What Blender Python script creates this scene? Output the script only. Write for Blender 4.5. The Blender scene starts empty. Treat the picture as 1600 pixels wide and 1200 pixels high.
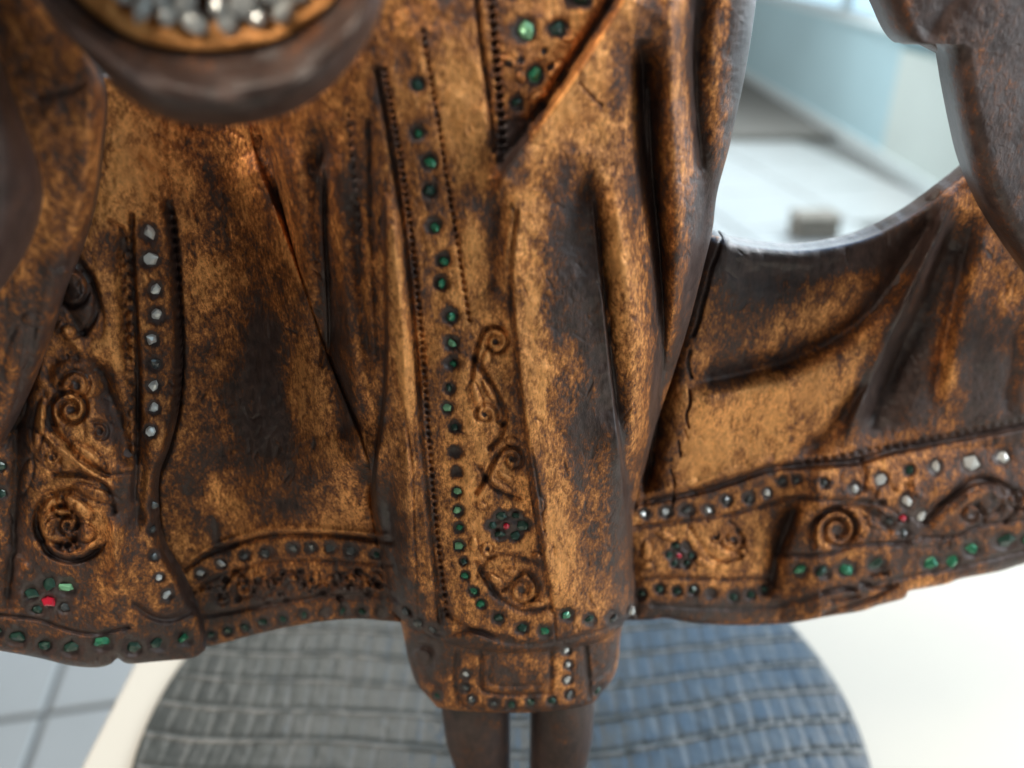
import bpy, math, random
import numpy as np
random.seed(7); rng = np.random.RandomState(7)
S = bpy.context.scene
COL = S.collection
R = math.radians

# ------------------------------------------------------------------ camera
PITCH = R(28.0); F = 1331.0
CAM = np.array([0.004, -0.318, 0.49])
cs, sn = math.cos(PITCH), math.sin(PITCH)
cd = bpy.data.cameras.new("camera"); cam = bpy.data.objects.new("camera", cd); COL.objects.link(cam)
cam.location = CAM; cam.rotation_euler = (R(90) - PITCH, 0, 0)
cd.sensor_width = 36.0; cd.lens = 36.0 * F / 1600.0
cd.clip_start = 0.01; cd.clip_end = 60
cd.dof.use_dof = True; cd.dof.focus_distance = 0.335; cd.dof.aperture_fstop = 4.6
S.camera = cam
# ------------------------------------------------------------------ world + lamps
w = bpy.data.worlds.new("World"); S.world = w; w.use_nodes = True
bg = w.node_tree.nodes["Background"]; bg.inputs[0].default_value = (0.80, 0.78, 0.74, 1); bg.inputs[1].default_value = 0.24
def area(name, loc, target, sx, sy, power, col):
    l = bpy.data.lights.new(name, 'AREA'); l.shape = 'RECTANGLE'; l.size = sx; l.size_y = sy
    l.energy = power; l.color = col
    o = bpy.data.objects.new(name, l); COL.objects.link(o); o.location = loc
    from mathutils import Vector
    o.rotation_euler = (Vector(target) - Vector(loc)).to_track_quat('-Z', 'Y').to_euler()
    return o
area("ceiling_light", (-0.65, -0.40, 1.25), (0.0, 0.0, 0.3), 0.40, 0.35, 16.5, (1.0, 0.88, 0.74))
area("window_light_back", (1.0, 2.2, 2.45), (0.0, 0.1, 0.0), 1.1, 1.0, 33, (0.17, 0.50, 1.0))
area("window_light_side", (2.05, 4.4, 1.1), (0.2, 3.4, -0.75), 3.2, 1.2, 105, (0.90, 0.98, 1.0))
area("window_light_right", (1.0, 0.62, 0.72), (0.0, 0.0, 0.3), 0.5, 0.6, 13, (0.93, 0.96, 1.0))
area("window_light_front", (1.1, -0.16, 0.62), (0.0, 0.0, 0.25), 0.30, 0.6, 6.5, (0.98, 0.97, 0.98))
area("window_light_left", (-0.50, 1.9, 2.1), (-0.1, 0.0, 0.15), 0.45, 0.8, 17, (1.0, 0.95, 0.84))
S.view_settings.view_transform = 'Standard'; S.view_settings.look = 'None'
S.view_settings.exposure = 0.0; S.view_settings.gamma = 1.0

area("wall_fill_light", (-2.0, 6.0, 1.4), (2.2, 6.2, -0.3), 3.0, 1.4, 70, (0.93, 0.98, 1.0))  # fill added to brighten the far wall, no window modelled there
# ------------------------------------------------------------------ materials
def newmat(name):
    m = bpy.data.materials.new(name); m.use_nodes = True
    nt = m.node_tree; return m, nt, nt.nodes["Principled BSDF"]
def N(nt, t, **kw):
    n = nt.nodes.new(t)
    for k, v in kw.items(): setattr(n, k, v)
    return n
def noise(nt, vec, scale, detail=4, rough=0.6, dist=0.0):
    n = N(nt, 'ShaderNodeTexNoise'); n.inputs['Scale'].default_value = scale
    n.inputs['Detail'].default_value = detail; n.inputs['Roughness'].default_value = rough
    n.inputs['Distortion'].default_value = dist
    nt.links.new(vec, n.inputs['Vector']); return n.outputs['Fac']
def math_(nt, op, a, b=None, clamp=False):
    n = N(nt, 'ShaderNodeMath', operation=op); n.use_clamp = clamp
    for i, x in enumerate((a, b)):
        if x is None: continue
        if isinstance(x, (int, float)): n.inputs[i].default_value = x
        else: nt.links.new(x, n.inputs[i])
    return n.outputs[0]
def ramp(nt, fac, stops):
    n = N(nt, 'ShaderNodeValToRGB'); e = n.color_ramp.elements
    while len(e) < len(stops): e.new(0.5)
    for i, (p, c) in enumerate(stops):
        e[i].position = p; e[i].color = (c[0], c[1], c[2], 1) if not isinstance(c, float) else (c, c, c, 1)
    nt.links.new(fac, n.inputs[0]); return n.outputs[0]

def gilt():
    m, nt, b = newmat("worn_gold_leaf")
    tc = N(nt, 'ShaderNodeTexCoord').outputs['Object']
    mp = N(nt, 'ShaderNodeMapping'); mp.inputs['Scale'].default_value = (1.0, 0.6, 0.5); nt.links.new(tc, mp.inputs[0]); v = mp.outputs[0]
    at = N(nt, 'ShaderNodeAttribute'); at.attribute_name = "wear_shade"
    big = noise(nt, v, 70, 6, 0.68, 0.35)
    mid = noise(nt, v, 240, 5, 0.7)
    fine = noise(nt, v, 900, 4, 0.8); grain = noise(nt, v, 420, 4, 0.75, 0.6)
    # value: 0 = bare lacquer, 1 = intact gold
    g = math_(nt, 'MULTIPLY', math_(nt, 'SUBTRACT', big, 0.5), 1.9)
    g = math_(nt, 'ADD', g, math_(nt, 'MULTIPLY', math_(nt, 'SUBTRACT', mid, 0.5), 1.5))
    g = math_(nt, 'ADD', g, math_(nt, 'MULTIPLY', math_(nt, 'SUBTRACT', fine, 0.5), 1.9))
    g = math_(nt, 'SUBTRACT', g, math_(nt, 'MULTIPLY', at.outputs['Fac'], 1.15))
    g = math_(nt, 'ADD', g, 0.63, clamp=True)
    tone = noise(nt, v, 34, 3, 0.6)
    gold = ramp(nt, g, [(0.20, (0.110, 0.046, 0.020)), (0.42, (0.27, 0.090, 0.024)), (0.66, (0.48, 0.182, 0.048)), (1.0, (0.84, 0.39, 0.125))])
    lac = ramp(nt, mid, [(0.35, (0.032, 0.020, 0.018)), (0.7, (0.098, 0.060, 0.050))])
    fac = ramp(nt, g, [(0.0, 0.04), (0.30, 0.45), (0.55, 0.80), (0.9, 1.0)])
    br = N(nt, 'ShaderNodeMix', data_type='RGBA'); br.blend_type = 'MULTIPLY'; br.inputs[0].default_value = 1.0; br.clamp_result = False
    nt.links.new(gold, br.inputs[6]); nt.links.new(ramp(nt, math_(nt, 'ADD', math_(nt, 'MULTIPLY', tone, 0.35), math_(nt, 'ADD', math_(nt, 'MULTIPLY', grain, 0.40), math_(nt, 'MULTIPLY', fine, 0.25))), [(0.38, (0.50, 0.46, 0.44)), (0.50, (0.86, 0.84, 0.82)), (0.60, (1.22, 1.22, 1.20))]), br.inputs[7])
    mx = N(nt, 'ShaderNodeMix', data_type='RGBA'); nt.links.new(fac, mx.inputs[0]); nt.links.new(lac, mx.inputs[6]); nt.links.new(br.outputs[2], mx.inputs[7])
    nt.links.new(mx.outputs[2], b.inputs['Base Color'])
    nt.links.new(math_(nt, 'MULTIPLY', fac, 0.55), b.inputs['Metallic'])
    nt.links.new(math_(nt, 'ADD', 0.30, math_(nt, 'ADD', math_(nt, 'MULTIPLY', fine, 0.16), math_(nt, 'MULTIPLY', fac, 0.10))), b.inputs['Roughness'])
    bp = N(nt, 'ShaderNodeBump'); bp.inputs['Strength'].default_value = 0.8; bp.inputs['Distance'].default_value = 0.0006
    hh = math_(nt, 'ADD', math_(nt, 'MULTIPLY', fac, 0.35), math_(nt, 'ADD', math_(nt, 'MULTIPLY', fine, 0.55), math_(nt, 'MULTIPLY', mid, 0.7)))
    nt.links.new(hh, bp.inputs['Height']); nt.links.new(bp.outputs[0], b.inputs['Normal'])
    return m
M_GILT = gilt()
def simple(name, col, rough=0.5, metal=0.0, nscale=None, var=0.15, bump=0.0, coat=0.0):
    m, nt, b = newmat(name)
    b.inputs['Roughness'].default_value = rough; b.inputs['Metallic'].default_value = metal
    b.inputs['Coat Weight'].default_value = coat
    tc = N(nt, 'ShaderNodeTexCoord').outputs['Object']
    f = noise(nt, tc, nscale or 20, 4, 0.6)
    c = ramp(nt, f, [(0.3, tuple(x * (1 - var) for x in col)), (0.7, tuple(min(1, x * (1 + var)) for x in col))])
    nt.links.new(c, b.inputs['Base Color'])
    if bump:
        bp = N(nt, 'ShaderNodeBump'); bp.inputs['Strength'].default_value = 0.4; bp.inputs['Distance'].default_value = bump
        nt.links.new(f, bp.inputs['Height']); nt.links.new(bp.outputs[0], b.inputs['Normal'])
    return m
M_GREEN = simple("green_mirror_glass", (0.03, 0.22, 0.11), 0.22, 0.35, 350, 0.5, 0, 0.6)
M_DKGREEN = simple("dull_green_glass", (0.018, 0.060, 0.042), 0.32, 0.2, 350, 0.5, 0, 0.3)
M_PALEGREEN = simple("pale_green_glass", (0.22, 0.50, 0.27), 0.25, 0.2, 350, 0.4, 0, 0.5)
M_WHITE = simple("clear_mirror_glass", (0.74, 0.76, 0.73), 0.22, 0.25, 300, 0.25, 0, 0.5)
M_GREYG = simple("dull_mirror_glass", (0.09, 0.10, 0.10), 0.28, 0.4, 300, 0.4, 0, 0.4)
M_RED = simple("red_glass", (0.55, 0.010, 0.035), 0.2, 0.1, 300, 0.4, 0, 0.5)
M_LEG = simple("dark_lacquer", (0.060, 0.031, 0.019), 0.42, 0.1, 90, 0.6, 0.0006)

# ------------------------------------------------------------------ helpers
def ray_y(u, v, y):
    """world point on the line of sight (u, v) at world depth y (arrays)"""
    a = u - 800.0; b = v - 600.0
    dx = a; dy = F * cs - b * sn; dz = -F * sn - b * cs
    t = (y - CAM[1]) / dy
    return np.stack([CAM[0] + dx * t, CAM[1] + dy * t, CAM[2] + dz * t], -1)
def cat(pts, step=4.0):
    p = np.array(pts, float)
    if len(p) == 2: 
        n = max(2, int(np.linalg.norm(p[1] - p[0]) / step)); return p[0] + (p[1] - p[0]) * np.linspace(0, 1, n)[:, None]
    q = np.vstack([2 * p[0] - p[1], p, 2 * p[-1] - p[-2]]); out = []
    for i in range(1, len(q) - 2):
        n = max(2, int(np.linalg.norm(q[i + 1] - q[i]) / step)); t = np.linspace(0, 1, n, endpoint=False)[:, None]
        a, b, c, d = q[i - 1], q[i], q[i + 1], q[i + 2]
        out.append(0.5 * (2 * b + (c - a) * t + (2 * a - 5 * b + 4 * c - d) * t ** 2 + (3 * b - 3 * c + d - a) * t ** 3))
    out.append(p[-1:]); return np.vstack(out)

# relief map of the carving (height in metres) and of the bare lacquer with painted fold shade (wear)
X0, Y0, XN, YN = -160, -160, 1920, 1480
H = np.zeros((YN, XN)); W = np.zeros((YN, XN))
def field(pts, pad):
    p = cat(pts); x0, y0 = (p.min(0) - pad - [X0, Y0]).astype(int); x1, y1 = (p.max(0) + pad - [X0, Y0]).astype(int) + 1
    x0, y0 = max(0, x0), max(0, y0); x1, y1 = min(XN, x1), min(YN, y1)
    if x1 <= x0 or y1 <= y0: return None
    D = np.full((y1 - y0, x1 - x0), 1e9); SG = np.ones_like(D); A = np.zeros_like(D); acc = 0.0
    for a, b in zip(p[:-1], p[1:]):
        d = b - a; L = np.linalg.norm(d)
        if L < 1e-6: continue
        u0 = int(max(x0, min(a[0], b[0]) - pad - X0)); u1 = int(min(x1, max(a[0], b[0]) + pad - X0 + 1))
        v0 = int(max(y0, min(a[1], b[1]) - pad - Y0)); v1 = int(min(y1, max(a[1], b[1]) + pad - Y0 + 1))
        if u1 > u0 and v1 > v0:
            xx = np.arange(u0, u1)[None, :] + X0 - a[0]; yy = np.arange(v0, v1)[:, None] + Y0 - a[1]
            t = np.clip((xx * d[0] + yy * d[1]) / L ** 2, 0, 1)
            ex = xx - t * d[0]; ey = yy - t * d[1]; dist = np.hypot(ex, ey)
            sl = (slice(v0 - y0, v1 - y0), slice(u0 - x0, u1 - x0)); m = dist < D[sl]
            D[sl] = np.where(m, dist, D[sl]); A[sl] = np.where(m, acc + t * L, A[sl])
            SG[sl] = np.where(m, np.sign(d[0] * yy - d[1] * xx + 0 * dist), SG[sl])   # + = right-hand side on the picture when heading down is the left
        acc += L
    return (slice(y0, y1), slice(x0, x1)), D, SG, A, acc
MM = 0.001
def stroke(pts, w=4, h=-1.0, bead=0, wear_shade=0.0, taper=0):
    r = field(pts, 3.2 * w + 4)
    if r is None: return
    sl, D, SG, A, L = r; k = np.exp(-(D / w) ** 2)
    if bead: k = k * (0.55 + 0.45 * np.cos(A * 2 * math.pi / bead))
    if taper: k = k * np.clip(A / taper, 0, 1) ** 0.7 * np.clip((L - A) / taper, 0, 1) ** 0.7
    H[sl] += k * h * MM; W[sl] += np.exp(-(D / (w * 1.3)) ** 2) * wear_shade * 0.62
def fold(pts, h, wl, wr, taper=60, wear_shade=0.0):
    """asymmetric ridge (h>0) or valley (h<0); wl, wr: widths left and right of the line"""
    wl *= 1.4; wr *= 1.4; h *= 1.6
    r = field(pts, 2.6 * max(wl, wr))
    if r is None: return
    sl, D, SG, A, L = r
    # SG>0 : point lies to the right of travel direction in a y-down picture; lines run downwards -> that is picture left
    ww = np.where(SG > 0, wl, wr); k = np.exp(-(D / ww) ** 1.6)
    tp = np.clip(A / taper, 0, 1) * np.clip((L - A) / taper, 0, 1) if taper else 1.0
    H[sl] += k * h * MM * tp; W[sl] += np.exp(-(D / (0.8 * ww)) ** 2) * wear_shade * tp * 0.62  # valley darkening is old lacquer plus shade painted into the colour
def cliff(pts, al, ar, wl, wr, taper=50, dark=0.4, dw=4):
    """overlap edge of a fold: surface at al (mm) on the picture left, ar on the right of a line running downwards"""
    r = field(pts, 2.8 * max(wl, wr))
    if r is None: return
    sl, D, SG, A, L = r; L_ = SG > 0; side = np.where(L_, al * np.exp(-(D / wl) ** 1.5), ar * np.exp(-(D / wr) ** 1.5)); mid = (al + ar) / 2
    k = mid * np.exp(-(D / 5) ** 2) + side * np.tanh(D / 2.2) ** 2 if False else mid + (side - mid) * np.tanh(D / 2.0)
    k = np.where(D > 2.5 * np.where(L_, wl, wr), 0, k) ; tp = np.clip(A / taper, 0, 1) * np.clip((L - A) / taper, 0, 1)
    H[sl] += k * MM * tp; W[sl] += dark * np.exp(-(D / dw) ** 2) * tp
def blob(x, y, rx, ry, a, rot=0.0):
    r = int(2.2 * max(rx, ry)); x0 = max(0, int(x - r - X0)); x1 = min(XN, int(x + r - X0)); y0 = max(0, int(y - r - Y0)); y1 = min(YN, int(y + r - Y0))
    if x1 <= x0 or y1 <= y0: return
    xx = np.arange(x0, x1)[None, :] + X0 - x; yy = np.arange(y0, y1)[:, None] + Y0 - y
    c, s = math.cos(rot), math.sin(rot); a_ = (xx * c + yy * s) / rx; b_ = (-xx * s + yy * c) / ry
    W[y0:y1, x0:x1] += a * np.exp(-(a_ ** 2 + b_ ** 2) ** 1.4)
def socket(x, y, r, depth=1.1, rx=1.0):
    x0 = int(x - 3 * r - X0); x1 = int(x + 3 * r - X0); y0 = int(y - 3 * r - Y0); y1 = int(y + 3 * r - Y0)
    x0, y0 = max(0, x0), max(0, y0)
    if x1 <= x0 or y1 <= y0 or x0 >= XN: return
    xx = (np.arange(x0, min(x1, XN))[None, :] + X0 - x) / rx; yy = np.arange(y0, min(y1, YN))[:, None] + Y0 - y; d = np.hypot(xx, yy) / r
    H[y0:y1, x0:x1] += MM * (-depth * np.exp(-(d / 0.95) ** 4))
    W[y0:y1, x0:x1] += 0.9 * np.exp(-(d / 0.95) ** 4)
def spiral(cx, cy, r, turns=1.5, a0=0.0, cw=1, w=3.6, h=-0.9, tail=None, eye=True, wear_shade=0.30):
    h *= 1.05
    """carved scroll: spiral groove with a raised rim beside it"""
    n = int(14 * turns) + 4; pts = []
    for i in range(n):
        t = i / (n - 1); a = a0 + cw * t * turns * 2 * math.pi; rr = r * (1 - 0.78 * t)
        pts.append((cx + rr * math.cos(a), cy + rr * math.sin(a)))
    if tail: pts = [tuple(q) for q in tail] + pts
    stroke(pts, w, h, wear_shade=wear_shade)
    ins = [(cx + (x - cx) * 0.80, cy + (y - cy) * 0.80) for x, y in pts[-n:]]
    stroke(ins, w * 0.9, 0.8, wear_shade=-0.25)
    if tail and len(tail) > 1: stroke([(x + 0.9 * w, y + 1.1 * w) for x, y in tail], w, 0.7, wear_shade=-0.2)
    if eye: socket(cx, cy, max(3.5, r * 0.2), 0.8)

# ------------------------------------------------------------------ carving of the robe, in the order the eye finds it
GEMS = {'robe_front': [], 'robe_left_side': [], 'robe_left_flap': [], 'robe_right_side': [], 'underskirt': [], 'sleeve_cuff': []}
def gem(part, x, y, r, kind, rx=1.0, rise=0.1, dx=0, dy=0):
    socket(x, y, r * 1.15, 1.25, rx); GEMS[part].append((x + dx, y + dy, r, kind, rx, rise))
# --- centre front
# long folds (lines run downwards)
fold([(500, 190), (500, 300), (505, 420), (512, 540), (530, 640), (548, 720)], -4.2, 14, 20, 50, 0.5)
fold([(455, 210), (470, 330), (490, 430), (500, 520)], 2.6, 30, 14, 60, -0.1)
stroke([(576, 190), (580, 330), (586, 450), (592, 560)], 5, -1.4, wear_shade=0.4)
fold([(612, 300), (620, 420), (630, 540), (634, 700), (640, 860), (650, 960)], 2.0, 18, 10, 60, -0.15)
fold([(595, 660), (588, 760), (606, 860), (632, 960)], 1.6, 14, 20, 40, 0.1)
stroke([(590, 110), (606, 200), (622, 300), (637, 430), (650, 560), (660, 700), (674, 850), (690, 985)], 5, -2.1, wear_shade=0.55)
stroke([(601, 110), (618, 200), (634, 300), (649, 430), (661, 560), (671, 700), (685, 850), (699, 960)], 3.6, -1.5, bead=11, wear_shade=0.35)
stroke([(612, 560), (640, 700), (648, 850), (655, 960)], 2.6, -0.7, wear_shade=0.25)
stroke([(660, 50), (672, 120), (686, 200), (698, 280), (712, 360), (722, 430), (733, 500)], 3.4, -1.4, bead=12, wear_shade=0.35)
stroke([(545, 180), (552, 260), (560, 330), (575, 420)], 3.4, -0.9, bead=16, wear_shade=0.3)
fold([(528, 200), (530, 320), (536, 440), (548, 560), (562, 660), (574, 740)], 2.4, 14, 12, 60, -0.1)
fold([(556, 300), (562, 420), (572, 520), (584, 620)], -1.6, 7, 7, 50, 0.3)
fold([(604, 740), (612, 840), (628, 920), (650, 975)], -1.8, 8, 8, 40, 0.15)
fold([(655, 600), (662, 720), (672, 860), (684, 960)], 1.3, 8, 6, 40, -0.1)
# V of the upper robe
stroke([(742, -30), (750, 60), (764, 150), (772, 235)], 4.5, -1.5, wear_shade=0.5)
stroke([(764, -30), (772, 60), (780, 150), (785, 232)], 5.5, -2.2, bead=14, wear_shade=0.5)
fold([(1000, -40), (965, 20), (920, 92), (880, 152), (835, 212), (792, 268), (776, 320)], 3.8, 9, 34, 40, -0.05)
stroke([(978, -40), (948, 14), (905, 80), (862, 145), (815, 212), (785, 252)], 8, -2.6, wear_shade=0.75)
blob(800, 225, 26, 50, 0.65)
stroke([(776, 330), (772, 400), (766, 450)], 8, -1.0, wear_shade=0.25)
# plain middle fold with its edge line
fold([(812, 290), (800, 400), (808, 520), (822, 640), (835, 740), (852, 860), (868, 960)], 2.2, 12, 34, 40, -0.15)
stroke([(806, 330), (797, 430), (806, 560), (818, 660), (828, 740), (844, 850), (862, 955)], 4, -1.3, wear_shade=0.3)
fold([(908, 240), (920, 330), (932, 430), (944, 530), (956, 620), (966, 700)], -3.0, 26, 12, 60, 0.7)
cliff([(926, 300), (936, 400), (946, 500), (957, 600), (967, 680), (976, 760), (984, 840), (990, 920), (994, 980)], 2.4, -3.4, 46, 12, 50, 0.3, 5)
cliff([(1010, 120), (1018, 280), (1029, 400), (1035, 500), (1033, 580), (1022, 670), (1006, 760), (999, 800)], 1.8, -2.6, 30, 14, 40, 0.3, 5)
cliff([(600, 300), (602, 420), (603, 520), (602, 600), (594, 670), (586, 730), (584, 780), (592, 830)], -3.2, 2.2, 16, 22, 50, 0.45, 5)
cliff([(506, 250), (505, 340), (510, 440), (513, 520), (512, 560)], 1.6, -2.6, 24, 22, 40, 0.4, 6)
fold([(925, 380), (948, 520), (964, 640), (976, 760), (986, 880)], 1.8, 30, 6, 60, 0.25)
fold([(960, 260), (968, 360), (985, 470), (1000, 560), (998, 640), (994, 760)], 4.0, 30, 14, 80, -0.22)
fold([(1005, 60), (1008, 180), (1016, 280), (1028, 400), (1032, 520), (1028, 620), (1012, 720), (1000, 780)], -6.5, 15, 13, 40, 0.6)
stroke([(1000, 60), (1006, 180), (1016, 300), (1028, 400), (1031, 540), (1020, 650)], 6, -2.2, wear_shade=0.5, taper=40)
fold([(1050, -60), (1050, 120), (1056, 260), (1062, 380), (1052, 500), (1030, 620)], 3.4, 18, 24, 60, -0.15)
fold([(1100, -60), (1090, 60), (1090, 160), (1098, 260), (1100, 340), (1085, 420), (1062, 520), (1035, 620)], -5.0, 17, 14, 40, 0.7)
stroke([(1088, -60), (1084, 60), (1086, 160), (1094, 260)], 7, -1.8, wear_shade=0.55)
fold([(1030, 100), (1034, 140), (1030, 170)], -1.0, 12, 12, 20, 0.4)
stroke([(935, 440), (945, 470), (955, 500), (952, 520), (962, 545)], 1.8, -0.9, wear_shade=0.5)
stroke([(905, 130), (925, 152), (940, 165)], 2.2, -0.9, wear_shade=0.5)
stroke([(830, 700), (842, 770), (850, 830)], 2.2, -0.6, wear_shade=0.3)
fold([(640, 700), (648, 850), (655, 930)], 1.0, 10, 10, 30, -0.1)
# green gems of the front strip
for x, y, r, k in [(653,131,11,'d'),(652,207,11.5,'g'),(670,252,13,'g'),(672,298,12,'d'),(677,352,12.5,'g'),(692,405,12,'g'),(689,442,12,'g'),
    (703,493,13,'g'),(703,535,11.5,'p'),(706,567,10.5,'g'),(702,607,9.5,'d'),(698,637,9.5,'p'),(710,667,10,'d'),(712,706,10.5,'d'),(713,737,10,'d'),
    (714,768,9,'p'),(716,798,9.5,'p'),(717,824,9,'g'),(718,852,9,'p'),(724,877,8,'d'),(727,899,8,'g'),(740,924,8.5,'g'),(752,944,8.5,'g'),
    (778,966,10,'d'),(815,981,10.5,'d'),(850,987,11,'g'),(886,961,10.5,'g'),(921,968,10.5,'d'),(958,967,12,'n')]:
    gem('robe_front', x, y, r, k, dx=2.5 if k in 'gp' and y < 600 else 0, dy=2.5 if k in 'gp' and y < 600 else 0)
for x, y, r, k, rx in [(821,47,19,'p',0.9),(872,45,14,'d',1.2),(837,118,17,'g',0.75),(807,161,12,'d',0.9),(905,-2,16,'d',1.3),(862,-20,13,'g',1.0),(800,-12,12,'d',1.0)]:
    gem('robe_front', x, y, r, k, rx)
for x, y in [(815, 95), (850, 80), (860, 105), (795, 100), (815, 190), (845, 165)]: socket(x, y, 6, 0.8)
# scrolls down the strip
spiral(774, 534, 24, 1.4, -2.4, 1, 4, -1.4, tail=[(738, 590), (742, 560), (750, 530)])
stroke([(742, 560), (760, 590), (778, 620), (788, 650), (782, 680), (765, 700)], 5, -1.7, wear_shade=0.6)
spiral(757, 648, 20, 1.2, 0.5, -1, 3.6, -1.3, tail=[(785, 662)])
spiral(800, 718, 21, 1.3, -2.5, 1, 4, -1.4, tail=[(745, 770), (760, 745), (775, 715)])
stroke([(748, 730), (775, 765), (812, 780)], 4, -1.2, wear_shade=0.5)
spiral(762, 858, 14, 1.2, 1, 1, 3.2, -0.9); spiral(815, 922, 28, 1.4, -1.5, 1, 4.2, -1.4, tail=[(760, 900), (780, 925)])
stroke([(745, 880), (775, 930), (820, 955), (858, 948)], 4.5, -1.3, wear_shade=0.5)
stroke([(745, 900), (765, 872), (800, 868), (840, 880)], 3.4, -0.9, wear_shade=0.35)
for a in range(6):
    x, y = 793 + 23 * math.cos(a * 1.05), 821 + 17 * math.sin(a * 1.05); gem('robe_front', x, y, 10, 'd', 1.2, 0.15)
gem('robe_front', 791, 823, 7.5, 'r', 1.0, 0.6)
# bottom of the front fold
stroke([(618, 935), (650, 965), (690, 992), (740, 985), (790, 1003), (850, 1005), (920, 990), (985, 968)], 4.5, -1.5, wear_shade=0.4)
stroke([(692, 950), (720, 975), (760, 990), (800, 998)], 4, -1.0, wear_shade=0.3)
for x, y in [(632, 955), (652, 974), (676, 984)]: gem('robe_front', x, y, 9.5, 'n', 1.2)
gem('robe_front', 989, 955, 11, 'w', 0.6, 1.6)
stroke([(866, 960), (868, 1000)], 2.4, -0.7, wear_shade=0.3)
# --- left field
fold([(300, 205), (330, 330), (330, 480), (300, 620), (280, 700)], -1.6, 60, 60, 100)
fold([(388, 240), (426, 320), (470, 440), (508, 550), (552, 660), (583, 745)], 2.6, 42, 8, 30, -0.15)
stroke([(505, 548), (502, 570)], 3, -1, wear_shade=0.4)
stroke([(288, 890), (320, 868), (360, 852), (420, 838), (480, 836), (540, 838), (610, 846)], 4.6, -1.9, wear_shade=0.55)
stroke([(290, 882), (330, 855), (400, 832), (480, 827), (600, 836)], 4.5, 1.0, wear_shade=-0.25)
stroke([(300, 925), (340, 900), (400, 882), (480, 876), (610, 882)], 4, -1.1, wear_shade=0.3)
stroke([(320, 962), (400, 948), (480, 935), (560, 930), (625, 932)], 4, -1.2, wear_shade=0.35)
for x, y, r, k in [(313,896,8,'w'),(345,881,8.5,'w'),(382,868,9,'n'),(417,863,9.5,'n'),(457,856,10.5,'n'),(486,855,9.5,'n'),(516,855,9.5,'n'),(549,860,10,'n'),(588,866,8,'d')]:
    gem('robe_left_side', x, y, r, k, 1.1)
for x, y in [(330,992),(356,985),(383,980),(412,973),(442,967),(475,960),(508,957),(537,954),(566,957),(596,957)]: gem('robe_left_side', x, y, 8.5, 'd')
spiral(380, 918, 17, 1.2, 0, 1, 3.4, -1.0); spiral(435, 905, 16, 1.2, 2.6, -1, 3.4, -1.0); spiral(487, 905, 14, 1.2, 0, 1, 3.2, -0.9)
spiral(345, 930, 13, 1.2, 1, 1, 3.2, -0.9); spiral(535, 905, 15, 1.2, 0, 1, 3.2, -0.9); spiral(585, 905, 13, 1.2, 0, -1, 3, -0.9)
stroke([(340, 935), (370, 892), (410, 935), (450, 892), (500, 930), (550, 890), (610, 925)], 3.4, -0.9, wear_shade=0.35)
stroke([(335, 815), (338, 848), (348, 862)], 7, -0.7, wear_shade=0.7)
for x, y in [(420,940),(448,938),(548,918),(575,924)]: socket(x, y, 6, 1.0)
stroke([(383, 640), (392, 655), (405, 650)], 2, -0.4, wear_shade=0.2)
# --- left flap: gem strip and scrolls
fold([(190, 350), (196, 460), (202, 560), (215, 640), (220, 720), (212, 840)], -2.0, 9, 9, 30, 0.35)
stroke([(262, 318), (272, 372), (278, 460), (282, 560), (276, 640), (262, 700), (245, 745), (243, 790), (250, 850), (280, 905), (300, 945)], 6.5, -2.2, bead=0, wear_shade=0.7)
stroke([(268, 330), (275, 400), (279, 470), (282, 560), (277, 640)], 5, -1.6, bead=15, wear_shade=0.3)
stroke([(206, 335), (206, 400), (212, 500), (216, 600), (214, 700), (210, 780)], 4, -1.8, wear_shade=0.5)
stroke([(170, 345), (192, 360), (200, 400), (204, 480)], 3.6, -1.2, bead=0, wear_shade=0.3)
stroke([(188, 400), (192, 480), (196, 560)], 3.5, -1.2, bead=13, wear_shade=0.3)
for x, y, r, k in [(232,363,13.5,'w'),(234,406,13.5,'w'),(242,453,12,'w'),(245,493,13,'w'),(238,528,11,'w'),(242,568,12,'n'),(239,603,11,'w'),(240,637,11,'w'),(235,674,11,'w'),
    (240,790,9,'n'),(238,828,8.5,'n'),(241,868,9,'n'),(249,902,8,'w'),(261,929,9,'w')]:
    gem('robe_left_flap', x, y, r, k)
spiral(110, 640, 34, 1.6, 2.4, 1, 4.6, -1.9, tail=[(165, 742), (135, 722), (100, 690), (72, 660)])
spiral(108, 455, 38, 0.9, -1.6, 1, 5, -2.0, eye=False); stroke([(88, 420), (118, 412), (145, 440), (150, 490), (130, 520)], 5, -2.0, wear_shade=0.5)
stroke([(95, 510), (110, 530), (125, 545)], 7, 1.2); spiral(120, 603, 26, 1.2, 3.3, 1, 4.6, -1.6)
spiral(100, 820, 54, 1.0, -1.4, -1, 6, -1.8, eye=False); spiral(95, 790, 19, 1.3, 0, 1, 4, -1.4); spiral(106, 820, 15, 1.2, 2, 1, 4, -1.4, wear_shade=0.5); spiral(105, 855, 15, 1.2, 0, -1, 4, -1.4)
spiral(155, 675, 15, 1.2, -2, 1, 4, -1.5); spiral(80, 715, 14, 1.2, 0, 1, 3.4, -1.2)
stroke([(65, 640), (70, 680), (110, 715), (150, 745), (175, 760)], 5, 1.2, wear_shade=-0.3)
stroke([(85, 742), (125, 742), (165, 760), (178, 800)], 4.5, -1.5, wear_shade=0.5)
stroke([(170, 742), (208, 738)], 2.4, -0.9, wear_shade=0.3)
fold([(178, 800), (180, 870), (186, 940)], 2.2, 8, 12, 30, -0.3)
fold([(55, 560), (30, 640), (25, 740), (20, 860), (8, 960)], -1.8, 9, 9, 40, 0.5)
fold([(60, 470), (45, 560), (20, 640), (5, 720)], -1.6, 7, 7, 40, 0.4)
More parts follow.
